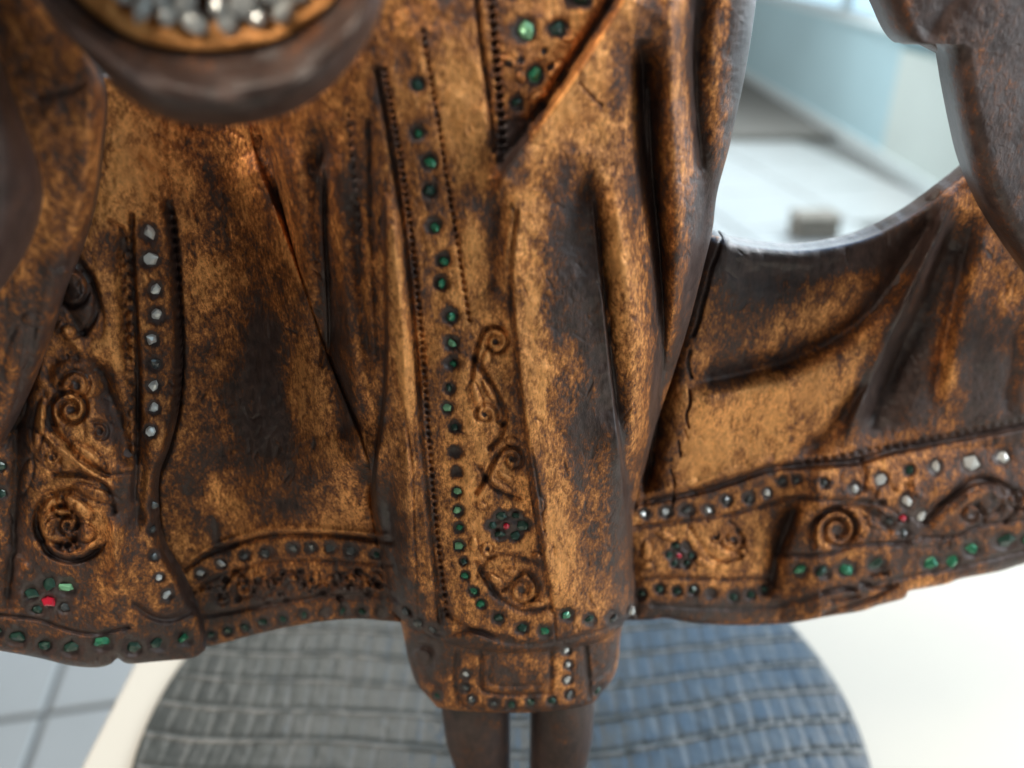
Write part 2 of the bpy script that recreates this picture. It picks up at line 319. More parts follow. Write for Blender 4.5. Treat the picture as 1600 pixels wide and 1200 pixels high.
for x, y, r, k in [(48,925,12,'d'),(74,910,12,'d'),(104,919,14,'p'),(100,948,10,'n'),(58,952,10,'d'),(0,728,9,'d'),(2,770,8,'d')]: gem('robe_left_flap', x, y, r, k, 1.1)
gem('robe_left_flap', 75, 938, 9.5, 'r', 1.2, 0.7)
stroke([(-40, 955), (10, 962), (60, 968), (110, 985), (150, 990), (200, 980)], 3, -1.4, wear_shade=0.4)
stroke([(210, 945), (235, 962), (265, 968), (300, 955)], 5, -1.6, wear_shade=0.5)
for x, y, r, k in [(-8,985,12,'d'),(25,996,13,'d'),(71,1009,12,'d'),(112,1012,14,'d'),(160,1003,13,'g'),(208,1012,12,'d'),(246,1005,12,'d'),(287,998,11,'g')]: gem('robe_left_flap', x, y, r, k, 1.1)
# --- right side
fold([(1135, 420), (1210, 424), (1290, 412), (1370, 385), (1440, 350)], -2.2, 24, 40, 60, 0.35)
fold([(1482, 305), (1440, 372), (1395, 440), (1340, 502), (1250, 556), (1150, 585), (1050, 604)], -4.6, 20, 13, 60, 0.75)
fold([(1440, 420), (1400, 480), (1340, 540), (1250, 590), (1120, 620), (1030, 640)], 2.4, 30, 26, 80, -0.2)
fold([(1495, 290), (1462, 370), (1425, 450), (1390, 530), (1350, 620), (1320, 690)], 5.0, 9, 9, 60, 0.45)
fold([(1505, 330), (1475, 400), (1440, 480), (1405, 560), (1370, 640), (1340, 700)], -5.2, 16, 26, 60, 0.55)  # shadow right of the ridge painted into this dark valley
fold([(1410, 470), (1385, 560), (1340, 620), (1290, 680), (1230, 722)], -3.4, 10, 14, 50, 0.5)
fold([(1525, 330), (1500, 430), (1475, 540), (1455, 640)], -2.4, 9, 9, 60, 0.2)
fold([(1545, 330), (1520, 430), (1495, 540), (1475, 640)], 1.6, 12, 12, 60, -0.2)
fold([(1600, 480), (1585, 560), (1570, 660)], -1.4, 10, 10, 40, 0.2)
stroke([(990, 788), (1060, 775), (1130, 757), (1200, 733), (1260, 727), (1340, 720), (1400, 703), (1500, 684), (1600, 664), (1700, 640)], 5.5, -2.6, wear_shade=0.7)
stroke([(1260, 722), (1300, 715), (1350, 706), (1400, 696), (1500, 676), (1600, 655), (1700, 635)], 4, -1.2, bead=14, wear_shade=0.3)
stroke([(1005, 770), (1060, 760), (1130, 742), (1200, 722)], 6, 1.2, wear_shade=-0.1)
stroke([(995, 824), (1060, 816), (1130, 806), (1200, 788), (1240, 778), (1300, 782), (1380, 785)], 4, -1.5, wear_shade=0.5)
stroke([(1345, 720), (1352, 742), (1350, 765)], 4, -1.2, wear_shade=0.4)
for x, y, r, k, rx in [(1006,802,9,'w',.8),(1040,800,10,'w',1.1),(1073,797,11,'n',1.2),(1107,797,9,'w',1),(1135,782,10,'n',.9),(1170,778,10,'n',.9),(1198,770,9,'w',.9),(1222,752,9,'n',1),(1245,749,8,'n',1),
    (1288,755,9,'n',.8),(1336,763,10,'w',1),(1376,748,11,'w',1),(1420,735,9,'d',1),(1462,730,12,'w',.8),(1516,725,14,'w',1),(1567,714,12,'w',1)]: gem('robe_right_side', x, y, r, k, rx)
for x, y, r, k, rx in [(1250,891,11,'g',1),(1285,894,11,'d',1.1),(1322,888,12,'g',1.2),(1370,881,12,'d',1.1),(1452,881,12,'g',1.1),(1487,875,11,'g',1),(1518,858,13,'g',1.1),(1570,846,13,'d',1.5),(1606,843,12,'g',1)]: gem('robe_right_side', x, y, r, k, rx)
for x, y in [(1002,928),(1031,920),(1057,923),(1083,922),(1111,927),(1145,931),(1172,929),(1193,922)]: gem('robe_right_side', x, y, 8.5, 'd')
gem('robe_right_side', 1415, 783, 12, 'w', 0.7, 0.5); gem('robe_right_side', 1439, 808, 11, 'w', 1); gem('robe_right_side', 1388, 815, 10, 'n'); gem('robe_right_side', 1411, 811, 8, 'r', 1, 0.8); gem('robe_right_side', 1412, 831, 9, 'n')
for a in range(6):
    gem('robe_right_side', 1063 + 17 * math.cos(a * 1.05), 867 + 15 * math.sin(a * 1.05), 7.5, 'd')
gem('robe_right_side', 1062, 868, 6, 'r', 1, 0.5)
spiral(1145, 842, 20, 1.3, 2.6, -1, 3.8, -1.3, tail=[(1078, 825), (1095, 850), (1120, 878), (1158, 870)])
spiral(1118, 840, 10, 1.1, 0, 1, 3, -1.0)
stroke([(1140, 815), (1150, 825), (1158, 845)], 3, -1, wear_shade=0.4)
spiral(1308, 828, 36, 1.7, 3.6, 1, 4.6, -1.7, tail=[(1390, 830), (1370, 808), (1340, 792), (1300, 794)])
spiral(1518, 805, 20, 1.2, 0.5, -1, 4, -1.5); spiral(1538, 785, 42, 0.9, -2.6, 1, 6, -1.8, tail=[(1455, 805), (1475, 785)], eye=False)
stroke([(1440, 840), (1490, 838), (1530, 822), (1600, 812), (1700, 795)], 3.4, -1.2, wear_shade=0.4)
spiral(1590, 778, 20, 1.2, 0, 1, 4, -1.3)
stroke([(1215, 865), (1280, 868), (1340, 852), (1420, 848)], 4, -1.5, wear_shade=0.55)
stroke([(1000, 905), (1060, 903), (1130, 906), (1200, 902)], 3.6, -1.2, wear_shade=0.4)
fold([(1245, 780), (1232, 820), (1212, 870), (1202, 935)], -3.6, 10, 7, 20, 0.75)  # shadow of the flap edge painted in as darker tone
fold([(1255, 790), (1240, 840), (1222, 890)], 1.6, 6, 20, 20)
stroke([(1020, 945), (1100, 950), (1200, 948), (1300, 925), (1400, 905), (1500, 885), (1600, 860)], 4, -0.9, wear_shade=0.5)
for pts in ([(1285, 925), (1310, 918), (1335, 922)], [(1345, 910), (1370, 920), (1390, 915)], [(1360, 900), (1385, 895)], [(1300, 940), (1340, 932)], [(1290, 958), (1360, 936), (1400, 915)]): stroke(pts, 3.6, -1.6, wear_shade=0.3)
# the long crack and its small neighbours
CR = [(1129, 366), (1122, 395), (1112, 420), (1105, 450), (1098, 475), (1091, 505), (1083, 525), (1078, 548), (1075, 570), (1080, 590), (1077, 610), (1078, 630), (1072, 650), (1076, 668)]
stroke(CR[:7], 1.9, -2.4, wear_shade=1.3); stroke(CR[7:10], 1.8, -2.0, wear_shade=1.2); stroke(CR[10:], 1.6, -1.8, wear_shade=1.1)
stroke([(1060, 690), (1063, 712)], 1.8, -1.2, wear_shade=0.8); stroke([(1048, 735), (1053, 755), (1050, 790)], 1.6, -1.0, wear_shade=0.6); stroke([(1069, 672), (1073, 684)], 1.6, -1, wear_shade=0.5)
socket(1021, 724, 4, 0.8)
# --- underskirt
stroke([(715, 1022), (712, 1060), (722, 1100), (760, 1108), (850, 1108), (905, 1102), (918, 1080), (912, 1010)], 4, -1.4, wear_shade=0.4)
stroke([(752, 1024), (752, 1060), (757, 1080), (800, 1086), (850, 1084), (860, 1075), (860, 1018)], 4, -1.3, wear_shade=0.4)
stroke([(768, 1026), (766, 1066), (800, 1072), (845, 1070)], 3, -0.6, wear_shade=0.2)
stroke([(916, 1010), (920, 1050), (922, 1090)], 3, -1.2, wear_shade=0.3)
for x, y, k in [(727,1054,'w'),(727,1074,'n'),(738,1093,'n'),(771,1099,'n'),(798,1101,'d'),(829,1097,'d'),(862,1096,'d'),(890,1085,'n'),(886,1063,'w'),(888,1039,'w'),(884,1016,'w')]: gem('underskirt', x, y, 8, k, 1.0, 0.4)
spiral(662, 1030, 26, 1.0, 2.5, 1, 5, -1.8, eye=False); stroke([(640, 1010), (655, 1050), (690, 1075)], 4.5, -1.4, wear_shade=0.4)
stroke([(925, 1065), (945, 1050), (962, 1030)], 4, -1.5, wear_shade=0.4); stroke([(925, 1085), (940, 1072)], 4, -1.2, wear_shade=0.4)
gem('underskirt', 684, 1088, 8, 'd'); gem('underskirt', 934, 1078, 8, 'd')
# --- bare lacquer patches, rubbed gold, and hem shade painted as darker tone
for b_ in [(x_, y_, p_, q_, (a_ * 0.74 if a_ > 0 else a_)) for x_, y_, p_, q_, a_ in [(415,535,48,62,.55),(392,625,60,75,.62),(428,690,55,55,.6),(345,720,45,28,.35),(480,795,55,32,.4),(300,735,30,50,.25),(455,760,40,50,.3),(560,690,20,60,.2),
    (415,590,30,140,.3),(540,430,18,130,.22),(550,560,24,110,.35),(806,640,9,120,.35),(612,840,16,80,.25),(565,690,22,90,.2),(620,880,22,80,.15),(600,800,14,70,.25),(640,940,22,50,.2),(545,300,22,60,.3),
    (895,420,34,80,.4),(868,520,34,60,.3),(915,560,20,80,.3),(870,620,20,40,.35),(925,690,24,50,.35),(900,740,14,70,.3),(968,780,18,170,.55),(948,600,14,70,.5),(930,890,30,60,.2),(905,650,20,40,.3),
    (768,345,22,50,.4),(775,470,26,40,.25),(750,310,20,30,.2),(835,640,8,90,.3),(845,820,9,120,.45),(960,130,30,60,.25),(985,330,18,50,.25),
    (1160,120,40,160,.6),(1120,330,30,120,.45),(1075,430,18,120,.25),(1185,430,60,40,.8),(1500,560,120,160,.18),(1290,400,140,26,.6),(1420,350,60,40,.5),(1200,470,60,24,.3),
    (1540,540,50,80,.5),(1545,630,60,40,.35),(1395,640,44,40,.6),(1430,560,26,90,.55),(1360,600,20,60,.2),(1590,690,40,40,.3),(1460,820,50,50,.35),(1530,780,60,50,.3),(1600,760,40,70,.4),
    (1240,840,30,50,.3),(1380,860,60,40,.25),(1345,930,60,22,.35),(1500,880,90,30,.35),(1050,890,60,20,.1),(1100,960,160,18,.35),(1600,870,50,20,.5),
    (100,470,50,60,.35),(170,650,30,80,.45),(195,800,20,80,.45),(60,850,50,40,.25),(120,900,80,60,.25),(150,1030,200,30,.55),(250,1000,60,40,.35),(20,800,30,100,.3),
    (480,940,180,46,.35),(1290,392,190,26,.6),(1150,400,50,30,.5),(1165,60,22,200,.6),(1500,640,160,90,.1),(1500,820,200,80,.1),(1480,400,60,80,.3),(1110,950,120,24,.3),(90,960,200,60,.25),(60,600,60,200,.15),(340,940,40,40,.3),(800,1050,40,30,.5),(700,1020,60,30,.4),(930,1050,30,50,.3),(660,1040,30,50,.35),(800,1010,200,14,.35),
    (330,250,40,60,.15),(420,280,30,60,.25),(470,420,16,90,.3),
    (230,250,70,60,-.35),(200,300,50,60,-.2),(320,430,30,60,-.15),(480,620,30,80,-.25),(530,800,40,40,-.2),(870,850,26,110,-.3),(840,560,18,130,-.3),(960,470,20,150,-.25),(990,180,20,50,-.1),
    (860,180,60,50,-.3),(720,200,40,120,-.15),(730,430,30,70,-.15),(640,600,22,140,-.3),(620,420,14,120,-.2),(1240,620,90,50,-.3),(1150,680,100,50,-.3),(1100,720,60,40,-.25),(1300,500,70,26,-.25),
    (1480,560,14,90,-.25),(1560,440,40,50,-.25),(750,820,30,60,-.2),(1040,520,14,120,-.2),(200,620,20,80,-.1),(190,480,12,80,-.3)]]: blob(*b_)
for b_ in [(450,900,170,70,-.02),(110,700,90,240,-.10),(1110,860,130,60,-.14),(760,640,50,320,-.22),(820,80,80,140,-.12),(150,1000,220,40,.06),(1400,850,220,60,.02),(60,560,50,90,.1)]: blob(*b_)  # gold tone by area; hem bands kept darker as painted shade
def mound(x, y, rx, ry, h, rot=0.0, wear_shade=0.0, rim=True):
    r = int(2.4 * max(rx, ry)); x0 = max(0, int(x - r - X0)); x1 = min(XN, int(x + r - X0)); y0 = max(0, int(y - r - Y0)); y1 = min(YN, int(y + r - Y0))
    xx = np.arange(x0, x1)[None, :] + X0 - x; yy = np.arange(y0, y1)[:, None] + Y0 - y
    c, s_ = math.cos(rot), math.sin(rot); d = np.hypot((xx * c + yy * s_) / rx, (-xx * s_ + yy * c) / ry)
    h *= 0.8
    H[y0:y1, x0:x1] += MM * (h * np.exp(-d ** 3) - (0.45 * abs(h) * np.exp(-((d - 1.25) / 0.2) ** 2) if rim else 0))
    W[y0:y1, x0:x1] += wear_shade * np.exp(-d ** 4) + (0.12 * np.exp(-((d - 1.25) / 0.2) ** 2) if rim else 0)
for q_ in [(78,930,40,28,.6),(1063,867,25,21,.5),(793,821,34,24,.5),(1412,812,30,26,.35)]: blob(*q_)
# leaf scrolls of the left flap
mound(126, 462, 20, 56, 2.6, -0.35, 0.25); mound(108, 518, 12, 9, 1.8, 0.3, -0.2); mound(122, 592, 38, 25, 2.2, 0.3, 0.1)
fold([(140, 560), (168, 610), (190, 670), (205, 730)], -3.0, 16, 12, 20, 0.5)
mound(62, 700, 12, 40, 1.4, -0.7); mound(135, 712, 26, 10, 1.6, 0.6, -0.1); mound(150, 772, 30, 9, 1.6, 0.35, -0.15); mound(40, 745, 8, 24, 1.2, 0.3)
mound(72, 806, 13, 30, 1.7, 0.15, -0.1); mound(122, 793, 22, 10, 1.8, 0.7, -0.2); mound(131, 834, 14, 12, 1.5, 0.2); mound(62, 660, 8, 34, 1.4, 0.15, -0.1)
spiral(102, 822, 62, 1.0, 0.6, 1, 4, -1.4, eye=False); spiral(100, 820, 72, 0.6, 0.4, 1, 3.4, -1.0, eye=False)
mound(45, 590, 9, 26, 1.5, 0.35, -0.1); mound(52, 500, 16, 10, 1.5, 0.2, -0.05); mound(30, 640, 8, 22, 1.3, 0.3); mound(22, 555, 10, 40, 1.2, 0.2, -0.1)
for y in range(360, 720, 19): mound(199 + (y - 360) * 0.03, y, 6.5, 7, 0.9, 0, -0.1)
for k in range(9): mound(28 + rng.uniform(-14, 14), 860 + k * 14, 8, 6, 0.9, rng.uniform(0, 3), -0.1, False)
# small leaves of the hem bands
for k in range(26):
    x = 322 + k * 11.4; y = 915 - 16 * math.sin((x - 300) / 330 * math.pi) * 0.6 + rng.uniform(-13, 13); mound(x, y, 8, 4.5, 1.3, rng.uniform(0, 3.1), rng.uniform(-.2, .15))
for x, y in [(372,935),(402,908),(440,928),(470,893),(505,925),(532,935),(560,893),(592,915),(352,905)]: socket(x, y, 5.5, 1.5)
mound(545, 925, 26, 9, 1.2, 0.1, 0.4)
# right band: raised volutes
spiral(1312, 830, 46, 0.9, 2.6, 1, 4, -1.5, eye=False); mound(1278, 838, 9, 22, 1.5, 0.2, -.1); mound(1345, 820, 9, 20, 1.3, -0.5, -.1)
stroke([(1448, 815), (1476, 785), (1512, 760), (1552, 752), (1582, 768), (1588, 795), (1570, 815)], 4, -1.6, wear_shade=0.45)
stroke([(1462, 822), (1490, 798), (1520, 775), (1550, 768), (1568, 780)], 6, 1.5, wear_shade=-0.15)
mound(1385, 800, 18, 6, 1.4, 0.5); mound(1365, 818, 16, 6, 1.3, 0.4); mound(1462, 800, 20, 7, 1.3, -0.6); mound(1545, 805, 14, 8, 1.2, 0); mound(1430, 850, 26, 5, 0.9, 0, 0.1)
for k in range(16): mound(1395 + rng.uniform(-30, 45), 770 + rng.uniform(-20, 70), 8, 4, 1.0, rng.uniform(0, 3.1), rng.uniform(-.15, .15), False)
mound(1040, 838, 14, 6, 1.1, 0.4, -.1); mound(1010, 860, 7, 14, 1.1, 0, -.1); mound(1012, 885, 9, 6, 1.0, 0, -.1); mound(1170, 855, 12, 5, 1.0, 1.1); mound(1100, 880, 16, 6, 1.1, 0.4, -.1)
# front strip leaves
for a in [(745,620,6,20,-.3),(765,610,6,18,-.5),(800,690,10,6,.3),(782,760,20,6,.5),(790,745,12,5,.5),(752,790,8,5,.2),(842,790,7,12,0),(840,870,9,6,.4),(770,905,16,6,.5),(835,945,14,5,.1),(760,560,6,14,.3),(800,895,12,5,.2),(740,850,6,9,0)]:
    mound(a[0], a[1], a[2], a[3], 1.2, a[4], -0.12)
mound(656, 1028, 15, 30, 0.7, -0.3, 0.1); mound(946, 1018, 14, 26, 0.6, 0.3, 0.1)
for a in [(795,95,12,6,.6),(845,150,12,7,-.4),(870,110,8,14,.6),(815,120,7,10,0),(890,60,10,6,0),(830,200,8,12,0)]: mound(a[0], a[1], a[2], a[3], 1.3, a[4], 0)
# low-frequency hand unevenness of the carving
def vnoise(h, w_, cell, seed):
    r = np.random.RandomState(seed); gy, gx = int(h / cell) + 3, int(w_ / cell) + 3; g = r.rand(gy, gx)
    y = np.arange(h) / cell; x = np.arange(w_) / cell; yi = y.astype(int); xi = x.astype(int); fy = y - yi; fx = x - xi
    fy = (fy * fy * (3 - 2 * fy))[:, None]; fx = (fx * fx * (3 - 2 * fx))[None, :]
    a = g[yi][:, xi]; b = g[yi][:, xi + 1]; c = g[yi + 1][:, xi]; d = g[yi + 1][:, xi + 1]
    return a * (1 - fy) * (1 - fx) + b * (1 - fy) * fx + c * fy * (1 - fx) + d * fy * fx
H *= 1.3
H += MM * (1.8 * (vnoise(YN, XN, 70, 1) - .5) + 0.85 * (vnoise(YN, XN, 24, 2) - .5) + 0.38 * (vnoise(YN, XN, 8, 3) - .5))

for _ in range(900):
    x, y = rng.uniform(0, 1600), rng.uniform(150, 1110); a = rng.normal(1.35, 0.5); L = rng.uniform(5, 22)
    stroke([(x, y), (x + L * math.cos(a), y + L * math.sin(a))], rng.uniform(1.2, 2.6), -rng.uniform(0.15, 0.5), wear_shade=rng.uniform(0, .5))
def samp(G, u, v):
    x = np.clip(u - X0, 0, XN - 2.001); y = np.clip(v - Y0, 0, YN - 2.001); xi = x.astype(int); yi = y.astype(int); fx = x - xi; fy = y - yi
    return G[yi, xi] * (1 - fx) * (1 - fy) + G[yi, xi + 1] * fx * (1 - fy) + G[yi + 1, xi] * (1 - fx) * fy + G[yi + 1, xi + 1] * fx * fy

# ------------------------------------------------------------------ mesh plumbing
def mesh_obj(name, V, faces, mat, parent=None, wear_shade=None, smooth=True):
    me = bpy.data.meshes.new(name)
    F4 = np.asarray(faces, dtype=np.int32)
    if F4.ndim == 2:
        me.vertices.add(len(V)); me.vertices.foreach_set("co", np.asarray(V, np.float32).ravel())
        n = F4.shape[1]; me.loops.add(F4.size); me.loops.foreach_set("vertex_index", F4.ravel())
        me.polygons.add(len(F4)); me.polygons.foreach_set("loop_start", np.arange(0, F4.size, n, dtype=np.int32))
        me.update(calc_edges=True); me.validate()
    if wear_shade is not None:
        at = me.attributes.new("wear_shade", 'FLOAT', 'POINT'); at.data.foreach_set("value", np.asarray(wear_shade, np.float32))
    if smooth: me.polygons.foreach_set("use_smooth", np.ones(len(me.polygons), bool))
    me.materials.append(mat)
    o = bpy.data.objects.new(name, me); COL.objects.link(o)
    if parent: o.parent = parent
    return o
def pymesh(name, V, faces, mat, parent=None, smooth=False, wear_shade=None):
    me = bpy.data.meshes.new(name); me.from_pydata([tuple(map(float, v)) for v in V], [], faces)
    if wear_shade is not None:
        at = me.attributes.new("wear_shade", 'FLOAT', 'POINT'); at.data.foreach_set("value", [float(wear_shade)] * len(V))
    if smooth: me.polygons.foreach_set("use_smooth", [True] * len(me.polygons))
    me.materials.append(mat); o = bpy.data.objects.new(name, me); COL.objects.link(o)
    if parent: o.parent = parent
    return o

statue = bpy.data.objects.new("standing_statue", None); COL.objects.link(statue)
statue['label'] = "carved gilded wooden statue in a jewelled flaring robe standing on the round leather mat"
statue['category'] = "statue"

yaw = lambda u: (u - 800.0) * 4.6e-5
def interp(x, xs, ys): return np.interp(x, xs, ys)
def smooth_interp(x, xs, ys):
    c = cat(list(zip(xs, ys)), 6.0); return np.interp(x, c[:, 0], c[:, 1])
def bulge(u, v, cv, cc, cw, amp):
    c = smooth_interp(v, cv, cc); w_ = smooth_interp(v, cv, cw); q = np.clip(1 - np.abs((u - c) / w_) ** 2.9, 0, 1)
    return amp * np.sqrt(q)
def curve_by(pts, axis, n):
    p = cat(pts, 3.0); 
    t = np.concatenate([[0], np.cumsum(np.abs(np.diff(p[:, axis])) + 0.02 * np.abs(np.diff(p[:, 1 - axis])))]); t /= t[-1]
    s = np.linspace(0, 1, n); return np.stack([np.interp(s, t, p[:, 0]), np.interp(s, t, p[:, 1])], -1)
BASE = {}
def patch(name, top, bot, left, right, base, thick, rnd, step=1.9, hs=1.0, wbase=0.0, mat=M_GILT, parent=None, wmul=1.0, hug=0.0):
    """one carved piece: outline of four curves, relief from H, real thickness and rounded rims. rnd = (px, m) for top, bottom, left, right"""
    ns = int(max(np.ptp([p[0] for p in top + bot]), 40) / step); nt_ = int(max(np.ptp([p[1] for p in left + right]), 40) / step)
    T = curve_by(top, 0, ns); B = curve_by(bot, 0, ns); L = curve_by(left, 1, nt_); Rr = curve_by(right, 1, nt_)
    s = np.linspace(0, 1, ns)[None, :, None]; t = np.linspace(0, 1, nt_)[:, None, None]
    c00, c10, c01, c11 = (L[0] + T[0]) / 2, (Rr[0] + T[-1]) / 2, (L[-1] + B[0]) / 2, (Rr[-1] + B[-1]) / 2
    P = (1 - t) * T[None] + t * B[None] + (1 - s) * L[:, None] + s * Rr[:, None] - ((1 - s) * (1 - t) * c00 + s * (1 - t) * c10 + (1 - s) * t * c01 + s * t * c11)
    u, v = P[..., 0], P[..., 1]
    wd = np.hypot(*(P[:, -1] - P[:, 0]).T)[:, None]; ht = np.hypot(*(P[-1] - P[0]).T)[None, :]
    ds = [t[..., 0] * ht, (1 - t[..., 0]) * ht, s[..., 0] * wd, (1 - s[..., 0]) * wd]
    y = base(u, v) - samp(H, u, v) * hs
    edge = 0
    for d, (px, m) in zip(ds, rnd):
        if px:
            q = np.clip(1 - d / px, 0, 1); edge = np.maximum(edge, (m if not callable(m) else m(v)) * (1 - np.sqrt(np.clip(1 - q * q, 0, 1))))
    y = y + edge
    V = ray_y(u, v, y).reshape(-1, 3); wr = (samp(W, u, v) * wmul + wbase).ravel()
    idx = np.arange(nt_ * ns).reshape(nt_, ns)
    q = np.stack([idx[:-1, :-1], idx[1:, :-1], idx[1:, 1:], idx[:-1, 1:]], -1).reshape(-1, 4)
    ring = np.concatenate([idx[0, :], idx[1:, -1], idx[-1, -2::-1], idx[-2:0:-1, 0]])
    allV = [V]; allW = [wr]; faces = [q]; prev = ring; off = len(V)
    cen = V.mean(0)
    for k, (dy, sh) in enumerate([(0.35, 0.0), (0.8, 0.0), (1.0, 0.012)]):
        RV = V[ring].copy(); RH = ray_y(u.ravel()[ring], v.ravel()[ring], RV[:, 1] + dy * thick); RV[:, 1] += dy * thick; RV[:, 0] += (RH[:, 0] - RV[:, 0]) * hug; RV[:, 2] += (RH[:, 2] - RV[:, 2]) * hug; RV[:, 0] += (cen[0] - RV[:, 0]) * sh; RV[:, 2] += (cen[2] - RV[:, 2]) * sh
        cur = np.arange(off, off + len(ring)); off += len(ring); allV.append(RV); allW.append(wr[ring] + 0.75)
        faces.append(np.stack([prev, np.roll(prev, -1), np.roll(cur, -1), cur], -1)); prev = cur
    # back sheet, coarse
    gi = np.unique(np.linspace(0, nt_ - 1, max(3, nt_ // 10)).astype(int)); gj = np.unique(np.linspace(0, ns - 1, max(3, ns // 10)).astype(int))
    BV = V.reshape(nt_, ns, 3)[np.ix_(gi, gj)].copy(); BH = ray_y(u[np.ix_(gi, gj)], v[np.ix_(gi, gj)], BV[..., 1] + thick * 0.995); BV[..., 1] += thick * 0.995; BV[..., 0] += (BH[..., 0] - BV[..., 0]) * hug; BV[..., 2] += (BH[..., 2] - BV[..., 2]) * hug; BV[..., 0] += (cen[0] - BV[..., 0]) * 0.012; BV[..., 2] += (cen[2] - BV[..., 2]) * 0.012
    bi = np.arange(off, off + BV.shape[0] * BV.shape[1]).reshape(BV.shape[:2]); allV.append(BV.reshape(-1, 3)); allW.append(np.full(bi.size, 0.8))
    faces.append(np.stack([bi[:-1, :-1], bi[:-1, 1:], bi[1:, 1:], bi[1:, :-1]], -1).reshape(-1, 4))
    o = mesh_obj(name, np.vstack(allV), np.vstack(faces), mat, parent or statue, np.concatenate(allW))
    BASE[name] = (o, base, hs)
    return o

# ------------------------------------------------------------------ the pieces of the statue
cv = [-160, 0, 300, 500, 750, 970, 1120]
def b_front(u, v):
    return yaw(u) + 0.012 - bulge(u, v, cv, [790, 790, 795, 800, 793, 806, 806], [470, 440, 360, 318, 236, 205, 200], 0.055)
front = patch("robe_front", [(330, -100), (700, -100), (1195, -100)],
    [(612, 955), (650, 985), (700, 1008), (790, 1022), (880, 1016), (950, 996), (990, 955)],
    [(330, -100), (340, 60), (365, 200), (410, 340), (460, 460), (500, 560), (540, 660), (570, 740), (578, 800), (592, 860), (604, 920), (612, 955)],
    [(1195, -100), (1182, 0), (1167, 100), (1142, 220), (1121, 300), (1113, 360), (1096, 430), (1078, 500), (1055, 575), (1028, 655), (1008, 730), (990, 800), (988, 870), (992, 920), (990, 955)],
    b_front, 0.075, [(0, 0), (26, 0.010), (22, 0.006), (34, 0.014)])
def b_left(u, v):
    return yaw(u) + 0.004 + 0.016 * np.exp(-((u - 340) / 110.0) ** 2) - 0.022 * np.exp(-((u - 590) / 90.0) ** 2) * (1 - 0.85 * np.clip((v - 690) / 130, 0, 1)) - 0.006
patch("robe_left_side", [(150, 120), (260, 150), (392, 180)],
    [(240, 1010), (322, 1010), (400, 991), (470, 976), (550, 967), (626, 972)],
    [(150, 120), (180, 400), (200, 700), (240, 1010)],
    [(392, 180), (400, 235), (426, 310), (448, 370), (470, 432), (492, 492), (509, 545), (526, 592), (545, 640), (567, 696), (585, 742), (578, 775), (590, 835), (606, 900), (626, 972)],
    b_left, 0.014, [(0, 0), (14, 0.004), (0, 0), (9, 0.003)])
def b_flap(u, v):
    return b_left(u, v) - 0.0005 - 0.0065 * np.clip((v - 330) / 380, 0, 1) ** 1.5 - 0.004 * np.clip((v - 600) / 300, 0, 1) - 0.004 * np.clip((v - 400) / 300, 0, 1)
patch("robe_left_flap", [(-110, 60), (60, 80), (262, 235)],
    [(-110, 1000), (0, 1017), (60, 1028), (110, 1040), (150, 1043), (172, 1038), (184, 1029), (200, 1037), (240, 1034), (300, 1028), (320, 1016)],
    [(-110, 60), (-110, 1000)],
    [(262, 235), (272, 372), (278, 460), (282, 560), (276, 640), (262, 700), (246, 745), (244, 790), (252, 850), (280, 900), (304, 950), (316, 985), (320, 1016)],
    b_flap, 0.004, [(60, 0.012), (12, 0.004), (0, 0), (10, lambda v: 0.0002 + 0.004 * np.clip((v - 420) / 300, 0, 1))])
def b_right(u, v):
    return yaw(u) + 0.012 + 0.012 * np.sin((u - 1000) / 210.0) * np.clip((900 - v) / 400, 0, 1) - 0.006 * np.clip((v - 800) / 150, 0, 1) - 0.010 * np.clip((u - 1220) / 60, 0, 1) * np.clip((v - 700) / 80, 0, 1)
patch("robe_right_side", [(930, 350), (1112, 368), (1150, 379), (1200, 387), (1245, 390), (1300, 384), (1360, 368), (1420, 338), (1462, 310), (1500, 281), (1560, 240), (1700, 190)],
    [(930, 970), (1010, 969), (1040, 966), (1080, 973), (1150, 977), (1230, 974), (1300, 962), (1345, 955), (1372, 946), (1412, 935), (1420, 924), (1450, 918), (1480, 912), (1502, 904), (1560, 893), (1600, 881), (1700, 855)],
    [(930, 350), (930, 970)], [(1700, 190), (1700, 855)],
    b_right, 0.012, [(26, 0.008), (9, 0.003), (0, 0), (0, 0)])
def b_under(u, v): return yaw(u) + 0.014 - bulge(u, v, [900, 1000, 1120], [802, 802, 806], [198, 186, 160], 0.050)
patch("underskirt", [(618, 940), (700, 975), (800, 985), (900, 980), (982, 945)],
    [(684, 1106), (720, 1111), (790, 1114), (850, 1112), (900, 1106), (927, 1098)],
    [(618, 940), (630, 990), (638, 1030), (650, 1066), (668, 1088), (684, 1106)],
    [(982, 945), (970, 990), (966, 1030), (958, 1058), (942, 1080), (927, 1098)],
    b_under, 0.060, [(0, 0), (8, 0.004), (16, 0.010), (16, 0.010)])
